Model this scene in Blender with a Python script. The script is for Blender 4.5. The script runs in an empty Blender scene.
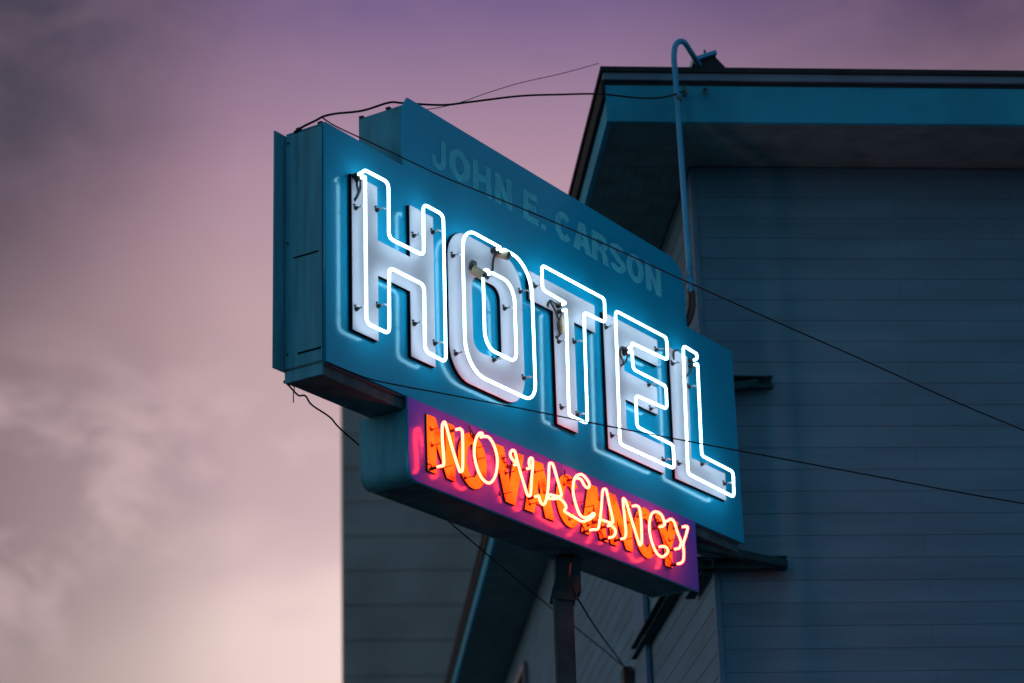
import bpy, bmesh, math, random
from mathutils import Vector, Matrix
random.seed(7)
S = bpy.context.scene
COL = S.collection
PI = math.pi

# ------------------------------------------------------------------ helpers
def new_obj(name, mesh, mat=None, parent=None, smooth=False):
    o = bpy.data.objects.new(name, mesh)
    COL.objects.link(o)
    if mat is not None:
        mesh.materials.clear()
        mesh.materials.append(mat)
    if smooth:
        for p in mesh.polygons: p.use_smooth = True
    if parent is not None: o.parent = parent
    return o

def tag(o, label=None, cat=None, group=None, kind=None):
    if label: o['label'] = label
    if cat: o['category'] = cat
    if group: o['group'] = group
    if kind: o['kind'] = kind
    return o

def empty(name, loc, rz=0.0):
    o = bpy.data.objects.new(name, None)
    COL.objects.link(o)
    o.location = loc
    o.rotation_euler = (0, 0, rz)
    o.empty_display_size = 0.2
    return o

def bm_box(bm, lo, hi):
    x0, y0, z0 = lo; x1, y1, z1 = hi
    v = [bm.verts.new(c) for c in ((x0,y0,z0),(x1,y0,z0),(x1,y1,z0),(x0,y1,z0),(x0,y0,z1),(x1,y0,z1),(x1,y1,z1),(x0,y1,z1))]
    for f in ((0,3,2,1),(4,5,6,7),(0,1,5,4),(1,2,6,5),(2,3,7,6),(3,0,4,7)):
        bm.faces.new([v[i] for i in f])

def bm_obj(name, bm, mat, parent=None, smooth=False, bevel=0.0):
    if bevel > 0:
        bmesh.ops.bevel(bm, geom=list(bm.edges), offset=bevel, segments=2, affect='EDGES', profile=0.6)
    bmesh.ops.recalc_face_normals(bm, faces=bm.faces)
    me = bpy.data.meshes.new(name)
    bm.to_mesh(me); bm.free()
    return new_obj(name, me, mat, parent, smooth)

def box(name, lo, hi, mat, parent=None, bevel=0.004):
    bm = bmesh.new(); bm_box(bm, lo, hi)
    return bm_obj(name, bm, mat, parent, bevel=bevel)

def sweep(bm, pts, r, seg=10, cap=True, r_end=None):
    pts = [Vector(p) for p in pts]
    n = len(pts)
    tang = []
    for i in range(n):
        a = pts[max(i-1, 0)]; b = pts[min(i+1, n-1)]
        t = (b-a)
        if t.length < 1e-9: t = Vector((0,0,1))
        tang.append(t.normalized())
    up = Vector((0,0,1)) if abs(tang[0].z) < 0.9 else Vector((1,0,0))
    u = tang[0].cross(up).normalized()
    rings = []
    for i in range(n):
        if i > 0:
            u = (u - tang[i]*u.dot(tang[i]))
            if u.length < 1e-6: u = tang[i].orthogonal()
            u.normalize()
        w = tang[i].cross(u)
        rr = r if r_end is None else r + (r_end-r)*i/(n-1)
        rings.append([bm.verts.new(pts[i] + (u*math.cos(2*PI*k/seg) + w*math.sin(2*PI*k/seg))*rr) for k in range(seg)])
    for i in range(n-1):
        for k in range(seg):
            k2 = (k+1) % seg
            bm.faces.new((rings[i][k], rings[i][k2], rings[i+1][k2], rings[i+1][k]))
    if cap:
        bm.faces.new(rings[0][::-1]); bm.faces.new(rings[-1])

def fillet(pts, r, seg=5):
    """round the corners of a 3D polyline (open)"""
    pts = [Vector(p) for p in pts]
    out = [pts[0]]
    for i in range(1, len(pts)-1):
        a, b, c = pts[i-1], pts[i], pts[i+1]
        da = a-b; dc = c-b
        rr = min(r, da.length*0.48, dc.length*0.48)
        p0 = b + da.normalized()*rr; p1 = b + dc.normalized()*rr
        for k in range(seg+1):
            t = k/seg
            out.append((1-t)**2*p0 + 2*t*(1-t)*b + t*t*p1)
    out.append(pts[-1])
    return out

def catmull(pts, sub=5):
    pts = [Vector(p) for p in pts]
    P = [2*pts[0]-pts[1]] + pts + [2*pts[-1]-pts[-2]]
    out = []
    for i in range(1, len(P)-2):
        p0, p1, p2, p3 = P[i-1], P[i], P[i+1], P[i+2]
        for k in range(sub):
            t = k/sub
            out.append(0.5*((2*p1) + (p2-p0)*t + (2*p0-5*p1+4*p2-p3)*t*t + (3*p1-p0-3*p2+p3)*t**3))
    out.append(pts[-1])
    return out

def tube_obj(name, pts, r, mat, parent=None, seg=10):
    bm = bmesh.new(); sweep(bm, pts, r, seg)
    return bm_obj(name, bm, mat, parent, smooth=True)

def shape_mesh(loops, depth, bevel=0.0, name='shape'):
    """filled 2D loops (outer + holes) extruded from local z=0..depth; returned mesh in (x, y) + z up"""
    cu = bpy.data.curves.new(name, 'CURVE')
    cu.dimensions = '2D'; cu.fill_mode = 'BOTH'
    cu.extrude = max(depth/2 - bevel, 0.0001); cu.bevel_depth = bevel; cu.bevel_resolution = 1
    cu.offset = -bevel
    for lp in loops:
        sp = cu.splines.new('POLY'); sp.points.add(len(lp)-1)
        for i, (x, y) in enumerate(lp): sp.points[i].co = (x, y, 0, 1)
        sp.use_cyclic_u = True
    ob = bpy.data.objects.new(name, cu)
    me = bpy.data.meshes.new_from_object(ob)
    bpy.data.objects.remove(ob); bpy.data.curves.remove(cu)
    for v in me.vertices: v.co.z += depth/2
    return me

def face_shape(name, loops, o0, o1, mat, parent, bevel=0.0):
    """shape in sign-face coordinates (u, v), filling outward offsets o0..o1"""
    me = shape_mesh(loops, o1-o0, bevel, name)
    for v in me.vertices:
        x, y, z = v.co
        v.co = (x, -(o0 + z), y + Z0)
    me.update()
    return new_obj(name, me, mat, parent)

def rrect(u0, u1, v0, v1, r, seg=8):
    if not isinstance(r, (list, tuple)): r = [r]*4   # TR, TL, BL, BR
    out = []
    for (cx, cy, a0, rr) in ((u1-r[0], v1-r[0], 0, r[0]), (u0+r[1], v1-r[1], 90, r[1]), (u0+r[2], v0+r[2], 180, r[2]), (u1-r[3], v0+r[3], 270, r[3])):
        for k in range(seg+1):
            a = math.radians(a0 + 90*k/seg)
            out.append((cx + rr*math.cos(a), cy + rr*math.sin(a)))
    return out

# ------------------------------------------------------------------ materials
def mat_new(name):
    m = bpy.data.materials.new(name); m.use_nodes = True
    nt = m.node_tree
    return m, nt, nt.nodes['Principled BSDF']

def paint(name, col, rough=0.5, spec=0.5, var=0.12, scale=3.0, metallic=0.0, bump=0.0, bscale=30.0, coat=0.0, streak=False, dirt=None, tint=None):
    m, nt, b = mat_new(name)
    N = nt.nodes; L = nt.links
    tc = N.new('ShaderNodeTexCoord')
    mp = N.new('ShaderNodeMapping'); L.new(tc.outputs['Object'], mp.inputs[0])
    if streak: mp.inputs['Scale'].default_value = (6, 6, 0.6)
    nz = N.new('ShaderNodeTexNoise'); nz.inputs['Scale'].default_value = scale; nz.inputs['Detail'].default_value = 6
    L.new(mp.outputs[0], nz.inputs['Vector'])
    cr = N.new('ShaderNodeValToRGB')
    lo = [c*(1-var) for c in col]; hi = [min(1, c*(1+var)) for c in col]
    if dirt: lo = dirt
    cr.color_ramp.elements[0].position = 0.3; cr.color_ramp.elements[0].color = (*lo, 1)
    cr.color_ramp.elements[1].position = 0.62 if not dirt else 0.45; cr.color_ramp.elements[1].color = (*hi, 1)
    L.new(nz.outputs[0], cr.inputs[0]); L.new(cr.outputs[0], b.inputs['Base Color'])
    rr = N.new('ShaderNodeMapRange'); rr.inputs[3].default_value = rough*0.85; rr.inputs[4].default_value = min(1, rough*1.25)
    L.new(nz.outputs[0], rr.inputs[0]); L.new(rr.outputs[0], b.inputs['Roughness'])
    b.inputs['Metallic'].default_value = metallic
    b.inputs['Specular IOR Level'].default_value = spec
    b.inputs['Coat Weight'].default_value = coat
    if tint: b.inputs['Specular Tint'].default_value = (*tint, 1)
    b.inputs['Coat Roughness'].default_value = 0.08
    if bump:
        n2 = N.new('ShaderNodeTexNoise'); n2.inputs['Scale'].default_value = bscale; n2.inputs['Detail'].default_value = 4
        L.new(tc.outputs['Object'], n2.inputs['Vector'])
        bp = N.new('ShaderNodeBump'); bp.inputs['Strength'].default_value = bump; bp.inputs['Distance'].default_value = 0.01
        L.new(n2.outputs[0], bp.inputs['Height']); L.new(bp.outputs[0], b.inputs['Normal'])
    return m

def glow(name, col, strength):
    m, nt, b = mat_new(name)
    b.inputs['Base Color'].default_value = (0.8, 0.8, 0.8, 1)
    b.inputs['Roughness'].default_value = 0.1
    b.inputs['Emission Color'].default_value = (*col, 1)
    b.inputs['Emission Strength'].default_value = strength
    return m

M_FACE = paint('sign_face_enamel', (0.008, 0.46, 0.76), rough=0.13, spec=0.5, var=0.06, scale=1.2, bump=0.08, bscale=2.2, coat=0.0, tint=(0.25, 0.85, 1.0))
M_GLOW_TINT  = paint('violet_glow_tint', (0.10, 0.13, 0.86), rough=0.16, spec=0.3, tint=(1.0, 0.35, 0.6), var=0.08, scale=1.5, bump=0.08, bscale=2.5)  # violet colour stands in for red neon glow on the teal enamel
M_CAB  = paint('sign_cabinet_enamel', (0.06, 0.34, 0.44), rough=0.65, spec=0.2, var=0.2, scale=2.5, streak=True, bump=0.1)
M_DARK = paint('dark_weathered_metal', (0.06, 0.17, 0.19), rough=0.9, spec=0.08, var=0.3, scale=6)
M_PLATE = paint('white_letter_enamel', (0.76, 0.64, 0.71), rough=0.4, spec=0.35, var=0.05, scale=2.5, bump=0.04, bscale=4)
M_RET  = paint('black_letter_return', (0.002, 0.010, 0.014), rough=0.8, spec=0.0, var=0.2)
M_OR   = paint('orange_letter_enamel', (0.85, 0.62, 0.03), rough=0.6, spec=0.15, var=0.15, scale=5, dirt=(0.6, 0.13, 0.02))
M_LET  = paint('faded_blue_lettering', (0.13, 0.74, 1.0), rough=0.6, spec=0.1, var=0.15, scale=9, tint=(0.2, 0.8, 1.0))
M_NEON = glow('white_neon', (0.50, 0.84, 1.0), 6.0)
M_RED  = glow('red_orange_neon', (1.0, 0.027, 0.0115), 50.0)
M_BLACK = paint('black_rubber', (0.012, 0.012, 0.012), rough=0.5, var=0.3)
M_GLASS = paint('clear_standoff_glass', (0.35, 0.38, 0.42), rough=0.15, var=0.1)
M_TAN  = paint('tan_ceramic_housing', (0.38, 0.27, 0.17), rough=0.4, var=0.2, scale=12)
M_GUT  = paint('black_gutter_paint', (0.022, 0.034, 0.038), rough=0.8, spec=0.1, var=0.25, scale=4)
M_STEEL = paint('dark_painted_steel', (0.02, 0.07, 0.08), spec=0.04, rough=0.9, var=0.3, scale=5)
M_PIPE = paint('blue_painted_pipe', (0.02, 0.34, 0.58), rough=0.35, var=0.15)
M_TEALF = paint('teal_fascia_paint', (0.02, 0.34, 0.50), rough=0.75, spec=0.2, var=0.15, scale=1.5, bump=0.08)
M_TRIM = paint('grey_blue_trim_paint', (0.12, 0.22, 0.30), rough=0.8, spec=0.2, var=0.15, scale=2)
M_SOFF = paint('dark_soffit_boards', (0.11, 0.23, 0.24), rough=0.85, spec=0.2, var=0.2, scale=4)
M_ROOF = paint('dark_roof_felt', (0.04, 0.04, 0.045), rough=0.9, var=0.3, scale=8, bump=0.5)
M_CORN = paint('corner_board_paint', (0.10, 0.23, 0.34), rough=0.8, spec=0.2, var=0.12)
M_WINF = paint('window_frame_paint', (0.12, 0.15, 0.17), rough=0.5, var=0.1)
M_PANE = paint('dark_window_glass', (0.01, 0.012, 0.015), rough=0.06, var=0.1)
M_CABLE = paint('black_cable', (0.018, 0.028, 0.032), rough=0.8, spec=0.1, var=0.3)
M_FLEX = paint('brown_flexible_conduit', (0.045, 0.025, 0.02), rough=0.5, var=0.3)
M_NB   = paint('far_building_render', (0.25, 0.27, 0.26), rough=0.9, spec=0.2, var=0.18, scale=0.5)
M_GROUND = paint('asphalt', (0.05, 0.05, 0.052), rough=0.85, var=0.25, scale=1.5, bump=0.3, bscale=60)
M_PAVE = paint('pavement_concrete', (0.22, 0.21, 0.20), rough=0.85, var=0.15, scale=2)
M_LINE = paint('road_paint', (0.7, 0.7, 0.66), rough=0.6, var=0.15, scale=8)

def siding_mat(name, col):
    m, nt, b = mat_new(name)
    N = nt.nodes; L = nt.links
    uvn = N.new('ShaderNodeUVMap'); uvn.uv_map = 'UVMap'
    br = N.new('ShaderNodeTexBrick')
    br.inputs['Scale'].default_value = 1.0
    br.inputs['Brick Width'].default_value = 3.1; br.inputs['Row Height'].default_value = BOARD
    br.inputs['Mortar Size'].default_value = 0.0035; br.inputs['Mortar Smooth'].default_value = 0.4
    br.inputs['Color1'].default_value = (*[c*1.03 for c in col], 1)
    br.inputs['Color2'].default_value = (*[c*0.94 for c in col], 1)
    br.inputs['Mortar'].default_value = (*[c*0.72 for c in col], 1)
    br.offset = 0.37
    L.new(uvn.outputs[0], br.inputs['Vector'])
    nz = N.new('ShaderNodeTexNoise'); nz.inputs['Scale'].default_value = 1.6; nz.inputs['Detail'].default_value = 8
    mp = N.new('ShaderNodeMapping'); mp.inputs['Scale'].default_value = (0.4, 2.2, 1)
    L.new(uvn.outputs[0], mp.inputs[0]); L.new(mp.outputs[0], nz.inputs['Vector'])
    mr = N.new('ShaderNodeMapRange'); mr.inputs[1].default_value = 0.3; mr.inputs[2].default_value = 0.7
    mr.inputs[3].default_value = 0.84; mr.inputs[4].default_value = 1.1
    L.new(nz.outputs[0], mr.inputs[0])
    mx = N.new('ShaderNodeVectorMath'); mx.operation = 'SCALE'
    L.new(br.outputs['Color'], mx.inputs[0]); L.new(mr.outputs[0], mx.inputs['Scale'])
    L.new(mx.outputs[0], b.inputs['Base Color'])
    b.inputs['Roughness'].default_value = 0.85; b.inputs['Specular IOR Level'].default_value = 0.2
    return m
BOARD = 0.2105
M_SIDE = siding_mat('lapped_siding_paint', (0.095, 0.255, 0.345))

# ------------------------------------------------------------------ the sign
U = Vector((0.616075514, 0.787687096, 0)); NV = Vector((0.7876871, -0.61607551, 0))
P0 = Vector((0.12052735, 15.25983436, 7.10510561))
Z0 = 0.62                                     # local height of the main panel's lower edge
RZ = math.atan2(U.y, U.x)
sign = empty('hotel_sign', (P0.x, P0.y, P0.z - Z0), RZ)
tag(sign, 'large teal sign cabinet with white neon HOTEL above smaller red neon NO VACANCY', 'neon sign')
def G(u, v, o): return (u, -o, v + Z0)        # face coords -> sign-local
def W(u, v, o): return P0 + U*u + NV*o + Vector((0, 0, v))

# front face: one sheet with the outline of the three stacked panels
outline = [(0.0, 0.0), (0.945, 0.0), (0.945, -0.50), (0.955, -0.555), (0.985, -0.595), (1.04, -0.612), (5.13, -0.612), (5.13, -0.004), (6.02, -0.004), (6.02, 1.8), (5.19, 1.8), (5.19, 2.13)]
for k in range(9):
    a = math.radians(90*k/8)
    outline.append((4.95 + 0.24*math.cos(a), 2.14 + 0.25*math.sin(a)))
outline += [(1.01, 2.385), (0.955, 2.30), (0.955, 1.8), (0.0, 1.8)]
face_shape('front_panel', [outline], -0.022, 0.0, M_FACE, sign, bevel=0.003)

face_shape('glow_tint_sheet', [[(0.949, 0.0), (0.949, -0.50), (0.959, -0.552), (0.988, -0.591), (1.04, -0.607), (5.126, -0.607), (5.126, 0.0)]], 0.0008, 0.003, M_GLOW_TINT, sign)  # added sheet over the teal face; its colour carries the magenta neon glow
def lbox(name, u0, u1, v0, v1, o0, o1, mat, parent=sign, bevel=0.004):
    return box(name, (u0, -o1, v0+Z0), (u1, -o0, v1+Z0), mat, parent, bevel)
lbox('cabinet', 0.012, 6.0, -0.004, 1.79, -0.358, -0.024, M_CAB)
lbox('bottom_tray', 0.02, 5.98, -0.085, -0.006, -0.35, -0.045, M_DARK)
# lower cabinet with rounded bottom corners
face_shape('lower_cabinet', [rrect(0.953, 5.122, -0.60, -0.087, [0.0, 0.0, 0.11, 0.03])], -0.435, -0.024, M_CAB, sign, bevel=0.003)
face_shape('lower_underside', [[(1.10, -0.606), (5.05, -0.606), (5.05, -0.602), (1.10, -0.602)]], -0.41, -0.05, M_DARK, sign)
face_shape('header_cabinet', [rrect(0.962, 5.18, 1.793, 2.31, [0.2, 0.0, 0.0, 0.0])], -0.425, -0.024, M_CAB, sign, bevel=0.003)
face_shape('rear_panel', [[(-0.115, 0.0), (6.02, 0.0), (6.02, 1.79), (-0.115, 1.79)]], -0.376, -0.361, M_CAB, sign, bevel=0.002)
bm = bmesh.new()
bm_box(bm, (-0.004, 0.03, Z0-0.088), (0.0105, 0.355, Z0+1.78))
ec = bm_obj('end_cap', bm, M_CAB, sign, bevel=0.002)
bm = bmesh.new()
bm.free()
box('seam_strip', (-0.012, 0.028, Z0+0.0), (-0.0045, 0.356, Z0+0.014), M_DARK, sign, 0)
box('vent_slot', (-0.008, 0.04, Z0+0.10), (-0.0045, 0.24, Z0+0.113), M_RET, sign, 0)
box('vent_slot', (-0.008, 0.06, Z0+0.82), (-0.0045, 0.28, Z0+0.830), M_RET, sign, 0)
for (dv) in (0.12, 0.95, 1.72):
    bm = bmesh.new(); sweep(bm, [(-0.005, 0.33, Z0+dv), (-0.013, 0.33, Z0+dv)], 0.008, 8)
    bm_obj('rivet', bm, M_STEEL, sign)
# flashing lip along the top of the main cabinet
lbox('top_flashing', 0.01, 0.94, 1.792, 1.806, -0.362, -0.03, M_CAB)

# ---- white letters
H_P = [[(0.26, 0.30), (0.562, 0.30), (0.562, 0.80), (0.957, 0.80), (0.957, 0.30), (1.258, 0.30), (1.258, 1.485), (0.962, 1.485), (0.962, 1.07), (0.562, 1.07), (0.562, 1.485), (0.26, 1.485)]]
O_P = [rrect(1.447, 2.453, 0.294, 1.493, 0.25), rrect(1.756, 2.146, 0.588, 1.19, 0.10)]
T_P = [[(2.565, 1.235), (2.912, 1.24), (2.912, 0.298), (3.214, 0.298), (3.222, 1.24), (3.55, 1.242), (3.555, 1.484), (2.565, 1.478)]]
E_P = [[(3.683, 0.29), (4.59, 0.29), (4.60, 0.537), (3.985, 0.537), (3.99, 0.79), (4.525, 0.795), (4.53, 1.038), (3.992, 1.04), (3.995, 1.23), (4.568, 1.238), (4.575, 1.48), (3.69, 1.472)]]
L_P = [[(4.77, 0.296), (5.66, 0.302), (5.668, 0.552), (5.07, 0.552), (5.10, 1.48), (4.785, 1.478)]]
H_T = [(0.268, 1.47), (0.30, 1.50), (0.585, 1.505), (0.580, 1.070), (1.012, 1.075), (1.014, 1.487), (1.272, 1.487), (1.266, 0.322), (1.004, 0.335), (1.008, 0.845), (0.578, 0.845), (0.572, 0.338), (0.303, 0.338), (0.302, 1.455)]
T_T = [(2.965, 1.305), (2.622, 1.315), (2.624, 1.522), (3.576, 1.530), (3.570, 1.320), (3.240, 1.312), (3.222, 0.362), (2.946, 0.360), (2.968, 1.255)]
E_T = [(3.982, 1.225), (3.990, 1.265), (4.588, 1.284), (4.592, 1.488), (3.745, 1.478), (3.718, 0.318), (4.598, 0.322), (4.603, 0.530), (4.006, 0.538), (4.014, 0.812), (4.530, 0.830), (4.534, 1.035), (3.992, 1.035), (3.988, 1.195)]
L_T = [(5.118, 1.448), (5.118, 1.492), (4.878, 1.500), (4.834, 0.335), (5.645, 0.316), (5.660, 0.550), (5.098, 0.560), (5.122, 1.405)]
def open_rrect(u0, u1, v0, v1, radii, ustart, ugap, seg=7):
    p = rrect(u0, u1, v0, v1, radii, seg)    # ccw from the right end of the top edge
    n = seg+1
    # ccw: TR arc (0..n-1), TL arc, BL arc, BR arc; open it on the top edge
    a = p[n:] + p[:n]                         # TL, BL, BR, TR arcs
    return [(ustart - ugap, v1)] + a + [(ustart + ugap, v1)]
O_T = open_rrect(1.519, 2.470, 0.336, 1.478, [0.27, 0.17, 0.25, 0.15], 2.06, 0.022)
O_I = open_rrect(1.785, 2.214, 0.590, 1.228, [0.15, 0.06, 0.13, 0.08], 1.885, 0.022)
TO = 0.12      # neon stands this far off the face
PT = 0.035     # letter plate thickness
def neon_path(pts, o, drop, r):
    q = [(*p, o) for p in pts]
    a = (pts[0][0], pts[0][1]-0.006, o-drop); b = (pts[-1][0], pts[-1][1]-0.006, o-drop)
    q = [a] + q + [b]
    return [G(*p) for p in fillet(q, r, 5)]
def flat_fillet(pts, r): return [(p.x, p.y) for p in fillet([(x, y, 0) for x, y in pts], r, 6)]

def letter(ch, loops, tubes, feet, elec):
    pl = face_shape('letter_plate', loops, PT-0.006, PT, M_PLATE, sign, bevel=0.0015)
    tag(pl, 'white backing plate of the letter %s' % ch)
    shr = loops
    face_shape('letter_return', [[(x, y) for x, y in lp] for lp in shr], 0.0015, PT-0.007, M_RET, pl)
    for t, rr in tubes:
        path = flat_fillet(t, rr) if rr else t
        nt_ = tube_obj('neon_tube', neon_path(path, TO, 0.035, 0.02), 0.0115, M_NEON, sign, 12)
        tag(nt_, 'white neon tube outlining the letter %s' % ch)
        for e in (path[0], path[-1]):
            ends = [G(e[0], e[1]-0.006, TO-0.034), G(e[0], e[1]-0.008, PT+0.002)]
            tube_obj('electrode', ends, 0.0185, M_BLACK, nt_, 10)
    for (u, v) in feet:
        bm = bmesh.new()
        base = PT if inside(loops, u, v) else 0.0
        sweep(bm, [G(u, v, base), G(u, v, base+0.012)], 0.017, 10)
        sweep(bm, [G(u, v, base+0.012), G(u, v, base+0.03)], 0.010, 8)
        sweep(bm, [G(u-0.014, v+0.022, base), G(u-0.014, v+0.022, base+0.012)], 0.007, 6)
        ft = bm_obj('tube_support', bm, M_BLACK, pl)
        bm = bmesh.new()
        sweep(bm, [G(u, v, base+0.03), G(u, v, TO-0.022)], 0.0055, 6)
        sweep(bm, [G(u-0.022, v, TO-0.02), G(u+0.022, v, TO-0.02)], 0.005, 6)
        bm_obj('glass_standoff', bm, M_GLASS, pl)
    for lead in elec:
        bm = bmesh.new()
        sweep(bm, [G(*p) for p in catmull(lead, 5)], 0.0085, 7)
        bm_obj('lead_wire', bm, M_BLACK, pl, smooth=True)

def inside(loops, x, y):
    c = False
    for lp in loops:
        n = len(lp)
        for i in range(n):
            x1, y1 = lp[i]; x2, y2 = lp[(i+1) % n]
            if (y1 > y) != (y2 > y) and x < (x2-x1)*(y-y1)/(y2-y1)+x1: c = not c
    return c

letter('H', H_P, [(H_T, 0.055)], [(0.295, 1.225), (0.548, 1.298), (0.295, 0.46), (0.552, 0.56), (0.999, 1.248), (1.243, 1.358), (0.99, 0.556), (1.243, 0.478)],
       [[(0.27, 1.44, 0.09), (0.255+0.03, 1.40, 0.06), (0.32, 1.36, 0.05), (0.305, 1.31, 0.045), (0.285, 1.29, PT)], [(0.302, 1.44, 0.08), (0.33, 1.38, 0.055), (0.31, 1.33, 0.05), (0.29, 1.28, PT)]])
letter('O', O_P, [(O_T, 0), (O_I, 0)], [(1.50, 1.253), (2.42, 1.251), (2.19, 1.04), (1.51, 0.476), (2.43, 0.54), (2.018, 0.57)],
       [[(2.04, 1.46, 0.08), (2.035, 1.38, 0.05), (2.03, 1.30, 0.045), (1.95, 1.21, 0.05)]])
for (u, v, dv) in ((2.115, 1.485, -0.045), (1.765, 1.235, -0.075)):
    bm = bmesh.new(); sweep(bm, [G(u, v, PT), G(u+0.025, v+dv, PT+0.09)], 0.037, 14)
    h = bm_obj('electrode_housing', bm, M_TAN, sign, smooth=False)
    bm = bmesh.new(); sweep(bm, [G(u-0.012, v+0.02, PT+0.001), G(u-0.006, v+0.01, PT+0.022)], 0.046, 14); bm_obj('housing_cap', bm, M_BLACK, h)
    bm = bmesh.new(); sweep(bm, [G(u+0.025, v+dv, PT+0.09), G(u+0.028, v+dv-0.008, PT+0.10)], 0.022, 12); bm_obj('housing_plug', bm, M_BLACK, h)
letter('T', T_P, [(T_T, 0.045)], [(2.64, 1.365), (2.963, 0.994), (3.20, 1.061), (2.965, 0.442), (3.20, 0.445)],
       [[(2.965, 1.295, 0.08), (2.90, 1.30, 0.055), (2.83, 1.30, 0.06), (2.82, 1.25, PT)], [(2.968, 1.23, 0.08), (2.93, 1.13, 0.06), (2.96, 1.05, 0.055), (2.925, 1.02, PT)], [(2.83, 1.29, 0.06), (2.95, 1.20, 0.05), (2.99, 1.06, 0.05)]])
bm = bmesh.new(); sweep(bm, [G(2.955, 1.19, 0.075), G(2.985, 1.07, 0.07)], 0.019, 10); bm_obj('electrode_housing', bm, M_TAN, sign)
letter('E', E_P, [(E_T, 0.045)], [(3.715, 1.339), (4.54, 1.38), (4.379, 1.02), (4.391, 0.811), (3.725, 0.404), (4.56, 0.402)],
       [[(3.98, 1.21, 0.09), (3.92, 1.22, 0.06), (3.90, 1.15, 0.055), (3.96, 1.10, 0.05), (3.93, 1.06, PT)], [(3.988, 1.19, 0.085), (4.0, 1.12, 0.05), (3.95, 1.08, 0.05)]])
letter('L', L_P, [(L_T, 0.045)], [(4.816, 1.332), (5.085, 1.195), (4.823, 0.434), (5.236, 0.53), (5.63, 0.448)],
       [[(5.118, 1.40, 0.08), (5.10, 1.33, 0.05), (5.03, 1.27, 0.045), (4.98, 1.26, PT)], [(4.88, 1.47, 0.08), (4.84, 1.45, 0.05), (4.85, 1.38, PT)]])

# ---- orange NO VACANCY letters
def unit_arc(cx, cy, rx, ry, a0, a1, n):
    return [(cx+rx*math.cos(math.radians(a0+(a1-a0)*k/n)), cy+ry*math.sin(math.radians(a0+(a1-a0)*k/n))) for k in range(n+1)]
GLY = {
 'N': [[(0,0),(0,1),(.30,1),(.68,.45),(.68,1),(1,1),(1,0),(.70,0),(.32,.55),(.32,0)]],
 'O': [unit_arc(.5,.5,.5,.5,0,350,35), unit_arc(.5,.5,.2,.3,0,345,23)],
 'V': [[(0,1),(.32,1),(.5,.36),(.68,1),(1,1),(.66,0),(.34,0)]],
 'A': [[(0,0),(.34,1),(.66,1),(1,0),(.69,0),(.62,.2),(.38,.2),(.31,0)], [(.43,.40),(.57,.40),(.5,.68)]],
 'C': [unit_arc(.5,.5,.5,.5,42,318,26) + unit_arc(.5,.5,.21,.29,318,42,18)],
 'Y': [[(0,1),(.33,1),(.5,.66),(.67,1),(1,1),(.65,.42),(.65,0),(.35,0),(.35,.42)]],
 'H': [[(0,0),(0,1),(.28,1),(.28,.62),(.72,.62),(.72,1),(1,1),(1,0),(.72,0),(.72,.40),(.28,.40),(.28,0)]],
 'E': [[(0,0),(0,1),(.95,1),(.95,.80),(.32,.80),(.32,.60),(.88,.60),(.88,.41),(.32,.41),(.32,.20),(1,.20),(1,0)]],
 'J': [unit_arc(.48,.30,.20,.14,0,-180,12)[::-1] + [(.68,.30),(.68,1),(1,1)] + unit_arc(.5,.30,.5,.31,0,-180,18) + [(0,.38),(.28,.40)]],
 'R': [[(0,0),(0,1),(.60,1)] + unit_arc(.62,.72,.36,.28,85,-50,12) + [(.78,.45),(.95,.28),(1,0),(.68,0),(.64,.30),(.50,.40),(.30,.40),(.30,0)], [(.30,.60),(.52,.60)] + unit_arc(.54,.70,.14,.10,-70,70,8) + [(.30,.80)]],
 '.': [[(0,0),(0,.16),(1,.16),(1,0)]],
}
def s_glyph():
    # centre line of an S, thickened
    c = unit_arc(.5,.735,.34,.165,20,180,12)[0:] + unit_arc(.5,.735,.34,.165,180,262,6)[1:] + unit_arc(.5,.275,.35,.175,82,-90,14) + unit_arc(.5,.275,.35,.175,-90,-165,7)[1:]
    L_, R_ = [], []
    for i, p in enumerate(c):
        a = c[max(i-1,0)]; b = c[min(i+1,len(c)-1)]
        dx, dy = (b[0]-a[0])*0.55, b[1]-a[1]
        l = math.hypot(dx, dy); nx, ny = -dy/l, dx/l
        L_.append((p[0]+nx*.155, p[1]+ny*.095)); R_.append((p[0]-nx*.155, p[1]-ny*.095))
    return [L_ + R_[::-1]]
GLY['S'] = s_glyph()
def glyph(ch, u0, v0, w, h): return [[(u0+x*w, v0+y*h) for x, y in lp] for lp in GLY[ch]]

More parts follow.
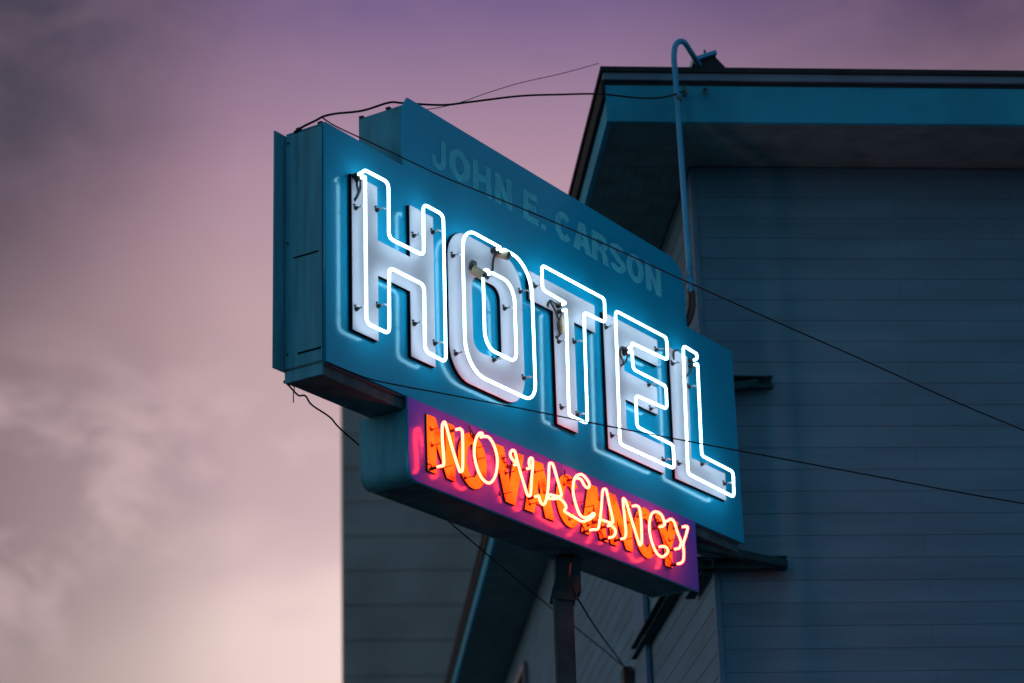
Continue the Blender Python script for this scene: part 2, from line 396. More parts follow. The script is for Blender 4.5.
RT = {
'N1': [(1.18,-0.485),(1.21,-0.47),(1.212,-0.404),(1.201,-0.293),(1.202,-0.187),(1.224,-0.146),(1.25,-0.161),(1.318,-0.307),(1.401,-0.454),(1.423,-0.467),(1.449,-0.443),(1.458,-0.317),(1.459,-0.183),(1.45,-0.15),(1.425,-0.143)],
'O1': [(1.742,-0.120),(1.804,-0.114),(1.864,-0.153),(1.905,-0.233),(1.903,-0.316),(1.867,-0.405),(1.798,-0.465),(1.719,-0.462),(1.653,-0.412),(1.611,-0.324),(1.608,-0.236),(1.641,-0.155),(1.685,-0.110),(1.722,-0.104)],
'V1': [(2.182,-0.228),(2.104,-0.201),(2.086,-0.166),(2.12,-0.133),(2.155,-0.143),(2.183,-0.209),(2.241,-0.324),(2.299,-0.429),(2.327,-0.441),(2.351,-0.417),(2.371,-0.302),(2.397,-0.155),(2.373,-0.131),(2.347,-0.155),(2.345,-0.188),(2.363,-0.212)],
'A1': [(2.462,-0.409),(2.484,-0.45),(2.524,-0.464),(2.558,-0.433),(2.588,-0.362),(2.61,-0.264),(2.627,-0.129),(2.654,-0.104),(2.687,-0.114),(2.739,-0.214),(2.782,-0.296),(2.78,-0.34),(2.696,-0.355),(2.612,-0.365),(2.602,-0.395),(2.677,-0.383),(2.762,-0.362),(2.828,-0.381),(2.851,-0.413),(2.823,-0.445),(2.881,-0.456),(3.00,-0.468),(3.084,-0.471),(3.191,-0.429),(3.262,-0.385),(3.257,-0.366),(3.192,-0.405),(3.121,-0.432),(3.053,-0.425),(2.998,-0.359),(2.963,-0.254),(2.987,-0.154),(3.042,-0.107),(3.113,-0.088),(3.189,-0.115),(3.213,-0.148),(3.184,-0.178),(3.133,-0.167),(3.092,-0.133),(3.041,-0.13)],
'A2': [(3.249,-0.499),(3.312,-0.481),(3.343,-0.417),(3.38,-0.294),(3.409,-0.153),(3.447,-0.125),(3.472,-0.138),(3.508,-0.246),(3.548,-0.355),(3.523,-0.387),(3.389,-0.392)],
'a3': [(3.52,-0.405),(3.582,-0.431),(3.569,-0.472),(3.531,-0.5)],
'N2': [(3.723,-0.468),(3.746,-0.415),(3.737,-0.31),(3.723,-0.158),(3.743,-0.139),(3.777,-0.165),(3.848,-0.295),(3.943,-0.459),(3.97,-0.468),(3.993,-0.429),(3.998,-0.272),(3.981,-0.163),(3.926,-0.151)],
'C2': [(4.35,-0.232),(4.382,-0.205),(4.341,-0.139),(4.246,-0.131),(4.165,-0.179),(4.126,-0.291),(4.153,-0.403),(4.229,-0.485),(4.314,-0.497),(4.384,-0.462),(4.418,-0.425),(4.39,-0.402),(4.333,-0.404)],
'Y1': [(4.434,-0.168),(4.495,-0.138),(4.552,-0.157),(4.593,-0.229),(4.644,-0.298),(4.618,-0.353),(4.591,-0.369)],
'y2': [(4.74,-0.146),(4.773,-0.149),(4.742,-0.216),(4.682,-0.31),(4.683,-0.39),(4.666,-0.453),(4.623,-0.487)]}
RO = 0.12
words = [('N', 1.155, .345, ['N1']), ('O', 1.545, .37, ['O1']), ('V', 2.02, .41, ['V1']), ('A', 2.42, .42, ['A1']), ('C', 2.88, .36, []), ('A', 3.23, .40, ['A2', 'a3']),
         ('N', 3.67, .345, ['N2']), ('C', 4.06, .36, ['C2']), ('Y', 4.40, .40, ['Y1', 'y2'])]
order = {0: 'first N', 1: 'O', 2: 'V', 3: 'first A of VACANCY', 4: 'first C of VACANCY', 5: 'second A of VACANCY', 6: 'N of VACANCY', 7: 'second C of VACANCY', 8: 'Y'}
tname = {'N1': 'first N', 'O1': 'letter O', 'V1': 'letter V', 'A1': 'linked A and C', 'A2': 'second A', 'a3': 'second A foot', 'N2': 'N of VACANCY', 'C2': 'last C', 'Y1': 'left arm of Y', 'y2': 'stem of Y'}
for i, (ch, u0, w, tubes) in enumerate(words):
    lp = glyph(ch, u0, -0.505, w, 0.425)
    pl = face_shape('letter_plate', lp, 0.016, 0.021, M_OR, sign, bevel=0.001)
    tag(pl, 'orange backing plate of the %s' % order[i])
    face_shape('letter_return', lp, 0.0015, 0.0155, M_RET, pl)
    for t in tubes:
        pts = [(p.x, p.y) for p in catmull([(a, b, 0) for a, b in RT[t]], 4)]
        q = [G(pts[0][0], pts[0][1], RO-0.035)] + [G(a, b, RO) for a, b in pts] + [G(pts[-1][0], pts[-1][1], RO-0.035)]
        nt_ = tube_obj('neon_tube', q, 0.0100, M_RED, sign, 10)
        tag(nt_, 'red orange neon tube of the %s' % tname[t])
        for e in (pts[0], pts[-1]):
            tube_obj('electrode', [G(e[0], e[1], RO-0.035), G(e[0]+0.004, e[1]-0.004, 0.022)], 0.0125, M_BLACK, nt_, 8)
            lead = [(e[0]+0.004, e[1]-0.004, 0.03), (e[0]-0.03*random.uniform(.5, 1.3), e[1]+0.02, 0.045), (e[0]-0.05, e[1]+0.05*random.uniform(0.3, 1.2), 0.035), (e[0]-0.035, e[1]+0.075, 0.024)]
            bm = bmesh.new(); sweep(bm, [G(*p) for p in catmull(lead, 4)], 0.006, 6)
            bm_obj('lead_wire', bm, M_BLACK, nt_, smooth=True)
    for k in range(3):
        uu = u0 + w*random.uniform(0.1, 0.9); vv = -0.48 + 0.37*(k+random.uniform(0.1, 0.7))/3
        base = 0.021 if inside(lp, uu, vv) else 0.0
        bm = bmesh.new(); sweep(bm, [G(uu, vv, base), G(uu, vv, base+0.014)], 0.012, 8)
        sweep(bm, [G(uu, vv, base+0.014), G(uu, vv, RO-0.012)], 0.004, 6)
        sweep(bm, [G(uu-0.012, vv+0.016, base), G(uu-0.012, vv+0.016, base+0.01)], 0.005, 6)
        bm_obj('tube_support', bm, M_BLACK, pl)

# ---- painted header lettering
hdr = [('J', 1.305, .185), ('O', 1.535, .285), ('H', 1.86, .245), ('N', 2.165, .24), ('E', 2.572, .21), ('.', 2.83, .06), ('C', 3.045, .26), ('A', 3.32, .28), ('R', 3.615, .255), ('S', 3.90, .255), ('O', 4.18, .28), ('N', 4.50, .255)]
for ch, u0, w in hdr:
    h = 0.258
    o = face_shape('header_letter', glyph(ch, u0, 1.938, w, h), 0.0015, 0.005, M_LET, sign)
    tag(o, 'pale blue painted %s on the header' % ('full stop' if ch == '.' else 'letter ' + ch))

# ---- small insulator blocks on the cabinet corners
for (u, v, o) in ((0.02, 1.805, -0.06), (0.0, 1.80, -0.24), (0.965, 2.312, -0.15), (0.965, 2.31, -0.40)):
    lbox('cable_clip', u-0.012, u+0.018, v, v+0.018, o-0.018, o+0.018, M_BLACK, bevel=0.003)

# ------------------------------------------------------------------ supports
def hpost(name, label, cat, a, b, w, mat, group=None):
    """square steel beam between two world points"""
    a = Vector(a); b = Vector(b)
    d = (b-a); L_ = d.length
    o_bm = bmesh.new(); bm_box(o_bm, (0, -w/2, -w/2), (L_, w/2, w/2))
    bmesh.ops.bevel(o_bm, geom=list(o_bm.edges), offset=0.006, segments=1, affect='EDGES')
    me = bpy.data.meshes.new(name); o_bm.to_mesh(me); o_bm.free()
    o = new_obj(name, me, mat)
    o.location = a; o.rotation_euler = d.to_track_quat('X', 'Z').to_euler()
    tag(o, label, cat, group)
    return o
post = empty('support_post', (2.0, 18.16, 0.12), 0.0)
tag(post, 'dark square steel post rising under the NO VACANCY box', 'post')
box('pole', (-0.075, -0.075, 0.02), (0.075, 0.075, 6.06), M_STEEL, post, 0.01)
box('base_plate', (-0.2, -0.2, 0.0), (0.2, 0.2, 0.02), M_STEEL, post, 0.004)
for s in (-0.092, 0.088):
    bm = bmesh.new()
    vs = [bm.verts.new(c) for c in ((-0.10, s, 6.02), (0.10, s, 6.0), (0.16, s, 6.345), (-0.02, s, 6.345))]
    ve = [bm.verts.new((v.co.x, s+0.004, v.co.z)) for v in vs]
    bm.faces.new(vs); bm.faces.new(ve[::-1])
    for k in range(4): bm.faces.new((vs[k], ve[k], ve[(k+1) % 4], vs[(k+1) % 4]))
    bm_obj('gusset_plate', bm, M_STEEL, post)
box('top_saddle', (-0.06, -0.086, 6.07), (0.14, 0.086, 6.36), M_STEEL, post, 0.005)

YW = 20.7; XW = 3.68
hpost('sign_beam', 'dark lower steel beam running from the sign bottom to the front wall', 'beam', W(4.9, -0.16, -0.2), Vector((4.30, 20.60, 7.075)), 0.075, M_STEEL)
hpost('sign_beam', 'dark upper steel beam from the sign back to the wall channel beside letter L', 'beam', W(5.9, 1.45, -0.42), Vector((4.16, 20.62, 8.82)), 0.07, M_STEEL)
def channel(label, lo, hi):
    o = empty('wall_channel', ((lo[0]+hi[0])/2, (lo[1]+hi[1])/2, lo[2]))
    c = o.location
    tag(o, label, 'steel channel', 'steel channels bolted to the building')
    l = Vector(lo)-c; h = Vector(hi)-c
    if hi[0]-lo[0] > hi[1]-lo[1]:
        box('web', (l.x, h.y-0.012, l.z), (h.x, h.y, h.z), M_STEEL, o, 0.002)
        box('flange', (l.x, l.y, l.z), (h.x, h.y-0.013, l.z+0.012), M_STEEL, o, 0.002)
        box('flange', (l.x, l.y, h.z-0.012), (h.x, h.y-0.013, h.z), M_STEEL, o, 0.002)
    else:
        box('web', (h.x-0.012, l.y, l.z), (h.x, h.y, h.z), M_STEEL, o, 0.002)
        box('flange', (l.x, l.y, l.z), (h.x-0.013, h.y, l.z+0.012), M_STEEL, o, 0.002)
        box('flange', (l.x, l.y, h.z-0.012), (h.x-0.013, h.y, h.z), M_STEEL, o, 0.002)
channel('short dark steel channel on the front wall beside the letter L', (3.45, 20.56, 8.765), (4.31, 20.665, 8.875))
channel('long dark steel channel on the front wall below the sign', (3.50, 20.56, 7.03), (4.32, 20.665, 7.145))
channel('dark steel channel on the side wall under the sign', (3.55, 22.0, 7.33), (3.645, 25.6, 7.46))
channel('short steel channel wrapping the building corner below the sign', (3.55, 20.57, 7.03), (3.645, 21.7, 7.12))

# ------------------------------------------------------------------ main building
bld = empty('hotel_building', (XW, YW, 0))
tag(bld, 'dark hotel building with lapped board siding, teal fascia and deep eaves behind the sign', 'building')
def lapped(name, length, height, axis, mat, z0=0.0):
    """lapped boards: axis 'x' faces -Y, axis 'y' faces -X"""
    bm = bmesh.new(); uvl = bm.loops.layers.uv.new('UVMap')
    n = int(math.ceil(height/BOARD))
    lap = 0.006
    prof = []
    for i in range(n):
        za = i*BOARD; zb = min((i+1)*BOARD, height)
        prof += [(lap, za), (0.002, zb)]
    prof2 = [(0.0, 0.0)] + prof
    def P(t, d, z): return (t, -d, z0+z) if axis == 'x' else (-d, t, z0+z)
    cols = [0.0, length]
    va = [bm.verts.new(P(cols[0], d, z)) for d, z in prof2]
    vb = [bm.verts.new(P(cols[1], d, z)) for d, z in prof2]
    for i in range(len(prof2)-1):
        f = bm.faces.new((va[i], vb[i], vb[i+1], va[i+1]))
        for lo in f.loops:
            c = lo.vert.co
            lo[uvl].uv = ((c.x if axis == 'x' else c.y), c.z)
        zc = (prof2[i][1]+prof2[i+1][1])/2
    me = bpy.data.meshes.new(name); bm.normal_update()
    # back sheet so that the wall has thickness
    bm.to_mesh(me); bm.free()
    o = new_obj(name, me, mat, bld)
    return o
HZ = 11.055
lapped('front_wall', 15.5, HZ, 'x', M_SIDE)
lapped('side_wall', 32.0, HZ, 'y', M_SIDE)
box('wall_core', (0.03, 0.03, 0.0), (15.45, 31.97, HZ-0.01), M_SOFF, bld, 0)
bm = bmesh.new(); bm_box(bm, (-0.018, -0.016, 0), (0.03, 0.005, HZ-0.05)); bm_box(bm, (-0.018, 0.007, 0), (0.0, 0.05, HZ-0.05))
bm_obj('corner_board', bm, M_CORN, bld)
# eaves: fascia, drip edge, groove
EX = 2.74 - XW; EY = 19.65 - YW; LX = 16.4; LY = 33.0
def eave(name, z0, z1, out, mat, th=0.05):
    bm = bmesh.new()
    bm_box(bm, (EX-out, EY-out, z0), (LX, EY-out+th, z1))
    bm_box(bm, (EX-out, EY-out+th+0.001, z0), (EX-out+th, LY, z1))
    return bm_obj(name, bm, mat, bld)
eave('fascia', 11.035, 11.40, 0.0, M_TEALF)
bm = bmesh.new(); bm_box(bm, (EX-0.04, EY+0.0, 11.265), (EX-0.002, LY, 11.452)); bm_obj('gutter', bm, M_GUT, bld)
eave('groove_strip', 11.401, 11.452, -0.015, M_GUT)
box('trim_board', (EX-0.02, EY-0.02, 11.453), (LX, EY+0.05, 11.525), M_TRIM, bld, 0.003)
box('trim_board', (EX-0.02, EY+0.051, 11.453), (EX+0.05, LY, 11.525), M_GUT, bld, 0.003)
eave('drip_edge', 11.526, 11.575, 0.045, M_GUT, 0.12)
bm = bmesh.new()
x0, y0 = EX+0.052, EY+0.052
nb = 8
for k in range(nb):     # soffit boards along the front
    a = y0 + (0.0-y0-0.008)*k/nb; b = y0 + (0.0-y0-0.008)*(k+1)/nb - 0.003
    bm_box(bm, (x0, a, 11.06), (LX, b, 11.08))
nb = 7
for k in range(nb):
    a = x0 + (0.0-x0-0.008)*k/nb; b = x0 + (0.0-x0-0.008)*(k+1)/nb - 0.003
    bm_box(bm, (a, 0.0, 11.06), (b, LY, 11.08))
bm_obj('soffit', bm, M_SOFF, bld)
bm = bmesh.new()
c = [bm.verts.new(p) for p in ((EX-0.03, EY-0.03, 11.55), (LX, EY-0.03, 11.55), (LX, LY, 11.55), (EX-0.03, LY, 11.55), (6.5, 7.0, 13.4), (9.0, 7.0, 13.4), (9.0, 26.0, 13.4), (6.5, 26.0, 13.4))]
for f in ((0,3,2,1), (4,5,6,7), (0,1,5,4), (1,2,6,5), (2,3,7,6), (3,0,4,7)): bm.faces.new([c[i] for i in f])
bm_obj('roof', bm, M_ROOF, bld)
# side wall pilaster and windows
box('vertical_board', (-0.075, 4.15, 0.0), (-0.021, 4.95, 8.35), M_CORN, bld, 0.004)
def window_side(y, z, w=1.1, h=1.7):
    o = box('window', (-0.05, y, z), (-0.024, y+w, z+h), M_PANE, bld, 0)
    bm = bmesh.new()
    bm_box(bm, (-0.09, y-0.10, z-0.10), (-0.022, y-0.002, z+h+0.10)); bm_box(bm, (-0.09, y+w+0.002, z-0.10), (-0.022, y+w+0.10, z+h+0.10))
    bm_box(bm, (-0.088, y, z+h+0.002), (-0.022, y+w, z+h+0.10)); bm_box(bm, (-0.088, y, z-0.10), (-0.022, y+w, z-0.002))
    bm_box(bm, (-0.070, y, z+h/2-0.02), (-0.052, y+w, z+h/2+0.02))
    bm_obj('window_frame', bm, M_WINF, o)
for y in (3.0, 9.0, 15.0):
    window_side(y, 4.3); window_side(y, 1.1)
window_side(18.5, 8.55, 1.8, 1.7)
def window_front(x, z, w=1.1, h=1.8):
    o = box('window', (x, -0.05, z), (x+w, -0.024, z+h), M_PANE, bld, 0)
    bm = bmesh.new()
    bm_box(bm, (x-0.10, -0.09, z-0.10), (x-0.002, -0.022, z+h+0.10)); bm_box(bm, (x+w+0.002, -0.09, z-0.10), (x+w+0.10, -0.022, z+h+0.10))
    bm_box(bm, (x, -0.088, z+h+0.002), (x+w, -0.022, z+h+0.10)); bm_box(bm, (x, -0.088, z-0.10), (x+w, -0.022, z-0.002))
    bm_box(bm, (x, -0.070, z+h/2-0.02), (x+w, -0.052, z+h/2+0.02))
    bm_obj('window_frame', bm, M_WINF, o)
for x in (2.0, 5.5, 9.0, 12.5): window_front(x, 1.0)
for x in (5.5, 9.0, 12.5): window_front(x, 3.9, 1.1, 1.5)

# ------------------------------------------------------------------ far building
nbx = empty('far_building', (0.84, 55.0, 0))
tag(nbx, 'tall plain grey building standing far behind the sign at lower left', 'building')
NT = 22.3
box('wall', (0, 0, 0), (13.0, 3.5, NT), M_NB, nbx, 0.0)
bm = bmesh.new()
for k in range(1, 26): bm_box(bm, (0.0, -0.03, k*0.85), (13.0, -0.002, k*0.85+0.06))
bm_obj('wall_band', bm, M_NB, nbx)
box('parapet', (0.0, -0.05, NT+0.002), (13.05, 3.5, NT+0.4), M_NB, nbx, 0.02)
for k in range(3):
    for j in range(4):
        w_ = box('window', (4.2+j*2.3, -0.06, 2.0+k*5.1), (5.3+j*2.3, -0.035, 3.7+k*5.1), M_PANE, nbx, 0)

# ------------------------------------------------------------------ service mast, fixture, cables
mast = empty('service_mast', (3.39, 19.45, 8.95))
tag(mast, 'thin blue conduit pipe bending over the eave and dropping to the top of the sign', 'conduit pipe')
def rel(pts, c): return [Vector(p)-Vector(c) for p in pts]
mc = (3.39, 19.45, 8.95)
pipe = [(3.390, 19.45, 9.37), (3.366, 19.45, 11.31), (3.361, 19.45, 11.56), (3.378, 19.455, 11.70), (3.42, 19.47, 11.765), (3.475, 19.50, 11.775), (3.55, 19.62, 11.745), (3.68, 19.85, 11.70)]
tube_obj('pipe', rel(catmull(pipe, 8), mc), 0.027, M_PIPE, mast, 12)
tube_obj('coupling', rel([(3.392, 19.45, 9.26), (3.390, 19.45, 9.40)], mc), 0.034, M_PIPE, mast, 12)
tube_obj('flexible_conduit', rel(catmull([(3.393, 19.45, 9.275), (3.392, 19.45, 9.15), (3.36, 19.44, 9.02), (3.30, 19.43, 8.915)], 6), mc), 0.034, M_FLEX, mast, 12)
tube_obj('pipe_strap', rel([(3.378, 19.45, 11.15), (3.3775, 19.45, 11.19)], mc), 0.034, M_DARK, mast, 12)

rj = empty('roof_jack', (3.74, 19.93, 11.575))
tag(rj, 'small dark flashing box with tilted lid on the roof edge by the pipe bend', 'roof jack')
bm = bmesh.new()
bot = [(-0.20, -0.14, 0.0), (0.24, -0.14, 0.0), (0.24, 0.2, 0.0), (-0.20, 0.2, 0.0)]
top = [(-0.125, -0.10, 0.16), (0.075, -0.10, 0.235), (0.075, 0.1, 0.235), (-0.125, 0.1, 0.16)]
vv = [bm.verts.new(p) for p in bot+top]
for f in ((0,3,2,1), (4,5,6,7), (0,1,5,4), (1,2,6,5), (2,3,7,6), (3,0,4,7)): bm.faces.new([vv[i] for i in f])
bm_obj('flashing', bm, M_GUT, rj)
bm = bmesh.new(); bm_box(bm, (-0.125, -0.13, -0.018), (0.125, 0.13, 0.022))
lid = bm_obj('lid', bm, M_PIPE, rj, bevel=0.006); lid.location = (-0.025, 0, 0.222); lid.rotation_euler = (0, -0.36, 0)
tube_obj('bolt', [(0.0, -0.05, 0.24), (-0.008, -0.05, 0.32)], 0.011, M_DARK, rj, 8)

ins = empty('cable_insulator', (3.47, 19.645, 11.30))
tag(ins, 'small dark insulator bolted to the teal fascia beside the pipe', 'insulator')
tube_obj('bolt', [(0, 0.0, 0), (-0.01, -0.10, -0.01)], 0.014, M_DARK, ins, 8)
tube_obj('knob', [(-0.01, -0.10, -0.045), (-0.01, -0.10, 0.04)], 0.024, M_DARK, ins, 10)
an = empty('eye_bolt', (3.66, 19.645, 11.335))
tag(an, 'dark eye bolt on the fascia to the right of the pipe', 'eye bolt')
tube_obj('shank', [(0, 0, 0), (0.0, -0.07, 0.0)], 0.015, M_DARK, an, 8)
tube_obj('eye', [(0.03*math.cos(a), -0.075, 0.03*math.sin(a)-0.02) for a in [k*2*PI/12 for k in range(12)]], 0.008, M_DARK, an, 6)

def cable(name, label, pts, r, mat=M_CABLE, group=None):
    o = tube_obj(name, catmull(pts, 6), r, mat, None, 7)
    tag(o, label, 'cable', group)
    return o
cable('guy_cable', 'black cable looping from the sign top over the header to the fascia insulator',
      [(-0.10, 15.43, 8.90), (-0.03, 15.38, 8.925), (0.05, 15.31, 8.935), (0.11, 15.30, 8.965), (0.20, 15.47, 9.07), (0.40, 15.83, 9.27), (0.60, 16.0, 9.42), (0.708, 16.091, 9.462), (1.025, 16.492, 9.644), (1.265, 16.795, 9.82), (1.717, 17.367, 10.158), (2.102, 17.854, 10.415), (2.511, 18.37, 10.678), (2.943, 18.916, 10.912), (3.228, 19.277, 11.102), (3.46, 19.54, 11.295)], 0.0085)
cable('guy_cable', 'taut black cable crossing the header lettering and running off to the right',
      [(0.1, 15.27, 8.94), (0.174, 15.252, 8.877), (0.294, 15.268, 8.821), (0.47, 15.291, 8.744), (0.788, 15.333, 8.599), (0.93, 15.352, 8.535), (1.214, 15.389, 8.428), (1.498, 15.426, 8.322), (2.069, 15.501, 8.092), (2.613, 15.573, 7.855), (3.217, 15.652, 7.598), (3.998, 15.755, 7.274), (5.127, 15.903, 6.807), (8.5, 16.35, 5.55)], 0.0052)
cable('guy_cable', 'thin black cable crossing the lower part of the HOTEL letters and running right',
      [(0.127, 15.246, 7.093), (0.283, 15.267, 7.03), (0.433, 15.286, 6.98), (0.658, 15.316, 6.94), (0.898, 15.348, 6.904), (1.521, 15.429, 6.805), (2.01, 15.494, 6.722), (2.681, 15.582, 6.617), (3.145, 15.643, 6.547), (3.926, 15.745, 6.427), (5.066, 15.895, 6.255), (8.5, 16.35, 5.80)], 0.0052)
cable('telephone_wire', 'very thin pale wire rising from the header to the roof corner',
      [(0.71, 16.09, 9.45), (0.848, 16.361, 9.536), (1.154, 16.902, 9.854), (1.454, 17.434, 10.215), (1.785, 18.022, 10.603), (2.22, 18.792, 11.08), (2.68, 19.60, 11.60)], 0.0032)
cable('sagging_cable', 'kinked black cable hanging from the lower left corner of the sign toward the side wall',
      [(-0.165, 15.50, 7.045), (-0.126, 15.636, 7.050), (-0.07, 15.80, 7.045), (-0.02, 15.93, 7.085), (0.027, 16.074, 7.065), (0.158, 16.449, 7.098), (0.271, 16.774, 7.084), (0.726, 18.078, 7.125), (1.252, 19.582, 7.154), (1.747, 21.0, 7.19), (2.41, 22.9, 7.25), (3.215, 25.204, 7.34), (3.62, 26.365, 7.38)], 0.0068)
cable('sagging_cable', 'black cable dropping from under the NO VACANCY box to the side wall junction box',
      [(2.08, 18.1, 6.50), (2.0, 17.6, 6.15), (2.289, 19.141, 6.30), (2.714, 21.45, 6.62), (3.151, 23.819, 6.98), (3.62, 26.365, 7.34)], 0.0075)
tangle = cable('cable_tail', 'short frayed black cable end at the lower left corner of the sign',
      [(-0.17, 15.49, 7.03), (-0.10, 15.6, 7.04), (-0.102, 15.62, 7.0), (-0.102, 15.62, 6.93)], 0.004)
jb = empty('junction_box', (3.60, 26.4, 7.25))
tag(jb, 'small rusty junction box on the side wall where two cables meet', 'junction box')
box('case', (-0.05, -0.12, -0.02), (0.055, 0.12, 0.16), M_FLEX, jb, 0.008)
box('cover', (-0.058, -0.10, 0.0), (-0.051, 0.10, 0.14), M_DARK, jb, 0.002)

# ------------------------------------------------------------------ ground
def sheet(name, x0, x1, y0, y1, z, mat):
    bm = bmesh.new()
    bm.faces.new([bm.verts.new(p) for p in ((x0,y0,z),(x1,y0,z),(x1,y1,z),(x0,y1,z))])
    o = bm_obj(name, bm, mat); tag(o, kind='structure'); return o
sheet('ground', -600, 600, -600, 600, 0.0, M_GROUND)
pv = box('pavement', (-80, 14.0, 0.0), (80, 54.0, 0.12), M_PAVE, None, 0.02); tag(pv, kind='structure')
kb = box('kerb', (-80, 13.84, 0.0), (80, 13.995, 0.125), M_PAVE, None, 0.015); tag(kb, kind='structure')
for k in range(14):
    sheet('road_marking', -42+k*6, -39+k*6, 5.9, 6.05, 0.004, M_LINE)

# ------------------------------------------------------------------ world: dusk sky
wd = bpy.data.worlds.new('World'); S.world = wd; wd.use_nodes = True
nt = wd.node_tree; N = nt.nodes; L = nt.links
for n in list(N): N.remove(n)
out = N.new('ShaderNodeOutputWorld'); bg = N.new('ShaderNodeBackground'); L.new(bg.outputs[0], out.inputs[0])
tc = N.new('ShaderNodeTexCoord')
nrm = N.new('ShaderNodeVectorMath'); nrm.operation = 'NORMALIZE'; L.new(tc.outputs['Generated'], nrm.inputs[0])
DIR = nrm.outputs[0]
sx = N.new('ShaderNodeSeparateXYZ'); L.new(DIR, sx.inputs[0])
def mth(op, a, b=None, clamp=False):
    n = N.new('ShaderNodeMath'); n.operation = op; n.use_clamp = clamp
    for i, v in enumerate((a, b)):
        if v is None: continue
        if isinstance(v, (int, float)): n.inputs[i].default_value = v
        else: L.new(v, n.inputs[i])
    return n.outputs[0]
def mrange(v, a, b, c, d, smooth=True):
    n = N.new('ShaderNodeMapRange'); n.interpolation_type = 'SMOOTHSTEP' if smooth else 'LINEAR'
    n.inputs[1].default_value = a; n.inputs[2].default_value = b; n.inputs[3].default_value = c; n.inputs[4].default_value = d
    L.new(v, n.inputs[0]); return n.outputs[0]
def dotd(v):
    n = N.new('ShaderNodeVectorMath'); n.operation = 'DOT_PRODUCT'; L.new(DIR, n.inputs[0])
    n.inputs[1].default_value = Vector(v).normalized(); return n.outputs['Value']
def mixc(f, a, b, mode='MIX'):
    n = N.new('ShaderNodeMix'); n.data_type = 'RGBA'; n.blend_type = mode
    if isinstance(f, (int, float)): n.inputs['Factor'].default_value = f
    else: L.new(f, n.inputs['Factor'])
    for s, v in (('A', a), ('B', b)):
        i = [k for k in n.inputs if k.name == s and k.type == 'RGBA'][0]
        if isinstance(v, tuple): i.default_value = (*v, 1)
        else: L.new(v, i)
    return [k for k in n.outputs if k.type == 'RGBA'][0]
def ramp(v, els):
    n = N.new('ShaderNodeValToRGB'); e = n.color_ramp.elements
    e[0].position = els[0][0]; e[0].color = (*els[0][1], 1)
    e[1].position = els[1][0]; e[1].color = (*els[1][1], 1)
    for p, c in els[2:]:
        k = e.new(p); k.color = (*c, 1)
    L.new(v, n.inputs[0]); return n.outputs[0]
def srgb(r, g, b):
    f = lambda c: (c/255/12.92) if c <= 10 else ((c/255+0.055)/1.055)**2.4
    return (f(r), f(g), f(b))
Zd = sx.outputs['Z']
# slow warping so that the bands are not level
nzw = N.new('ShaderNodeTexNoise'); nzw.inputs['Scale'].default_value = 2.2; nzw.inputs['Detail'].default_value = 3
L.new(DIR, nzw.inputs['Vector'])
warp = mth('MULTIPLY', mth('SUBTRACT', nzw.outputs[0], 0.5), 0.10)
zz = mth('ADD', Zd, warp)
glow_r = ramp(zz, [(0.0, srgb(250,215,195)), (1.0, srgb(46,52,80)), (0.215, srgb(244,217,211)), (0.285, srgb(222,192,193)), (0.35, srgb(203,170,174)), (0.41, srgb(180,145,164)), (0.472, srgb(120,97,138)), (0.60, srgb(74,70,100))])
away = ramp(zz, [(0.0, srgb(132,178,204)), (1.0, srgb(84,128,160)), (0.3, srgb(112,164,196))])
GD = (-0.57, 0.82, 0.0)
side = mrange(dotd(GD), -0.28, 0.46, 0.0, 1.0)
base = mixc(side, away, glow_r)
# the glow is strongest straight ahead and dims to either side
azr = mth('DIVIDE', sx.outputs['X'], mth('MAXIMUM', sx.outputs['Y'], 0.05))
azf = ramp(mrange(azr, -1.0, 1.0, 0.0, 1.0, False), [(0.0, (.8,.8,.8)), (1.0, (.45,.45,.45)), (0.36, (.55,.55,.55)), (0.415, (.34,.34,.35)), (0.43, (.38,.38,.39)), (0.465, (.68,.68,.68)), (0.485, (.90,.90,.90)), (0.51, (1,1,1)), (0.57, (1,1,1)), (0.66, (.48,.48,.48))])
base = mixc(1.0, base, azf, 'MULTIPLY')
bank = mrange(dotd((-0.21, 0.85, 0.50)), 0.978, 0.9985, 0.0, 0.88)
base = mixc(bank, base, srgb(52,56,70))
# clouds
mp = N.new('ShaderNodeMapping'); mp.inputs['Scale'].default_value = (1.0, 1.0, 1.7); mp.inputs['Location'].default_value = (2.362, 1.3, 0.18); L.new(DIR, mp.inputs[0])
c1 = N.new('ShaderNodeTexNoise'); c1.inputs['Scale'].default_value = 13.0; c1.inputs['Detail'].default_value = 7; c1.inputs['Roughness'].default_value = 0.55; c1.inputs['Distortion'].default_value = 0.35
L.new(mp.outputs[0], c1.inputs['Vector'])
c2 = N.new('ShaderNodeTexNoise'); c2.inputs['Scale'].default_value = 6.0; c2.inputs['Detail'].default_value = 4
L.new(mp.outputs[0], c2.inputs['Vector'])
low = mth('MULTIPLY', mrange(Zd, 0.21, 0.26, 0.25, 1.0), mrange(Zd, 0.30, 0.36, 1.0, 0.0))
dk = mth('MULTIPLY', mrange(c2.outputs[0], 0.40, 0.62, 0.0, 0.30), mth('MULTIPLY', mrange(Zd, 0.42, 0.28, 0.0, 1.0), mrange(Zd, 0.205, 0.27, 0.15, 1.0)))
base = mixc(dk, base, srgb(150,126,141))
bank4 = mrange(dotd((-0.16, 0.95, 0.265)), 0.990, 0.9998, 0.0, 0.35)
base = mixc(bank4, base, srgb(136,116,124))
lt = mth('MULTIPLY', mrange(c1.outputs[0], 0.46, 0.64, 0.0, 0.55), low)
base = mixc(lt, base, srgb(216,188,188))
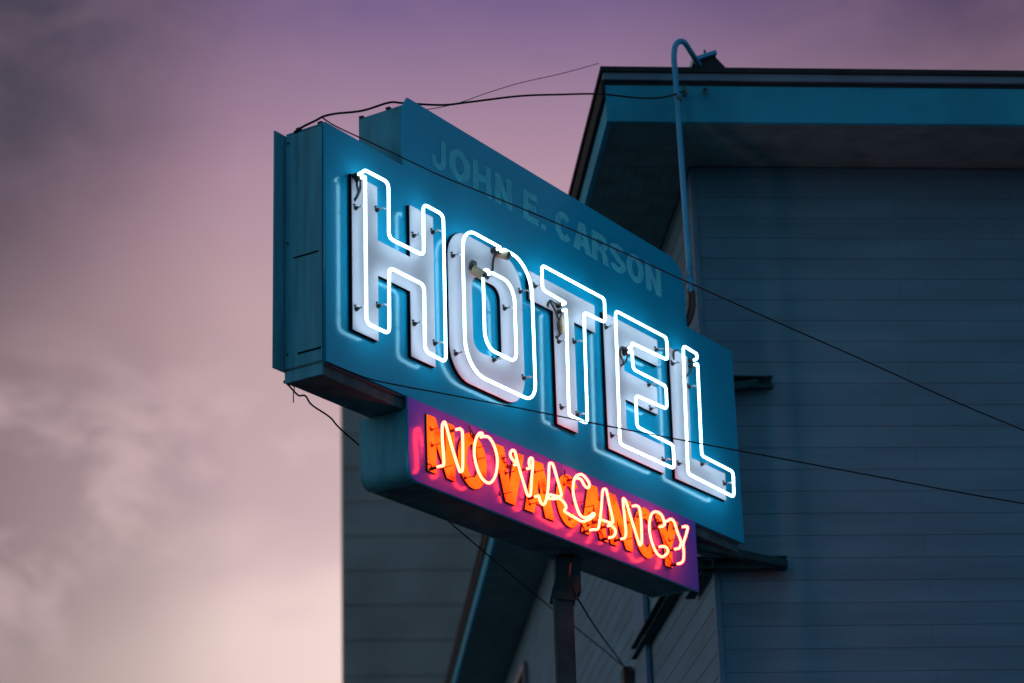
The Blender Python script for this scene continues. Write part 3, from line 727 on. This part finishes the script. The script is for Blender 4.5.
hz_ = mth('MULTIPLY', mrange(c1.outputs[0], 0.38, 0.72, 0.0, 0.24), mrange(Zd, 0.30, 0.5, 0.3, 1.0))
base = mixc(hz_, base, srgb(168,132,150))
sky = N.new('ShaderNodeTexSky'); sky.sky_type = 'NISHITA'; sky.sun_disc = False
SUN_EL = math.radians(4.0); SUN_AZ = math.radians(-38)
sky.sun_elevation = SUN_EL; sky.sun_rotation = SUN_AZ
skc = N.new('ShaderNodeVectorMath'); skc.operation = 'SCALE'; skc.inputs['Scale'].default_value = 0.004
L.new(sky.outputs[0], skc.inputs[0])
tot = mixc(1.0, base, skc.outputs[0], 'ADD')
L.new(tot, bg.inputs[0]); bg.inputs[1].default_value = 1.0

sl = bpy.data.lights.new('sun', 'SUN'); sl.energy = 0.10; sl.angle = math.radians(25); sl.color = (1.0, 0.72, 0.70)
so = bpy.data.objects.new('sun', sl); COL.objects.link(so)
sd = Vector((math.sin(SUN_AZ)*math.cos(SUN_EL), math.cos(SUN_AZ)*math.cos(SUN_EL), math.sin(SUN_EL)))
so.rotation_euler = (-sd).to_track_quat('-Z', 'Y').to_euler(); so.location = (-20, 20, 20)

# ------------------------------------------------------------------ camera
cd = bpy.data.cameras.new('camera'); cam = bpy.data.objects.new('camera', cd); COL.objects.link(cam)
R3 = Matrix(((0.9963399045738299, -0.0002721124961283204, -0.08547935720746283), (-0.08026103041534817, -0.3470369279141782, -0.9344107970590645), (-0.029410228670959562, 0.9378514256632972, -0.34578857967093546)))
# columns of cam->world: rows above already map camera axes to world axes
cam.matrix_world = Matrix.Translation((0, 0, 1.6)) @ R3.to_4x4()
cd.sensor_width = 36; cd.lens = 2375*36/1024
cd.clip_start = 0.1; cd.clip_end = 2000
cd.dof.use_dof = True; cd.dof.focus_distance = 17.9; cd.dof.aperture_fstop = 1.35
S.camera = cam

S.render.engine = 'CYCLES'
S.cycles.use_denoising = True
S.cycles.max_bounces = 6
S.cycles.sample_clamp_indirect = 4
S.view_settings.view_transform = 'Standard'
S.view_settings.look = 'None'
S.view_settings.exposure = 0
S.view_settings.gamma = 1
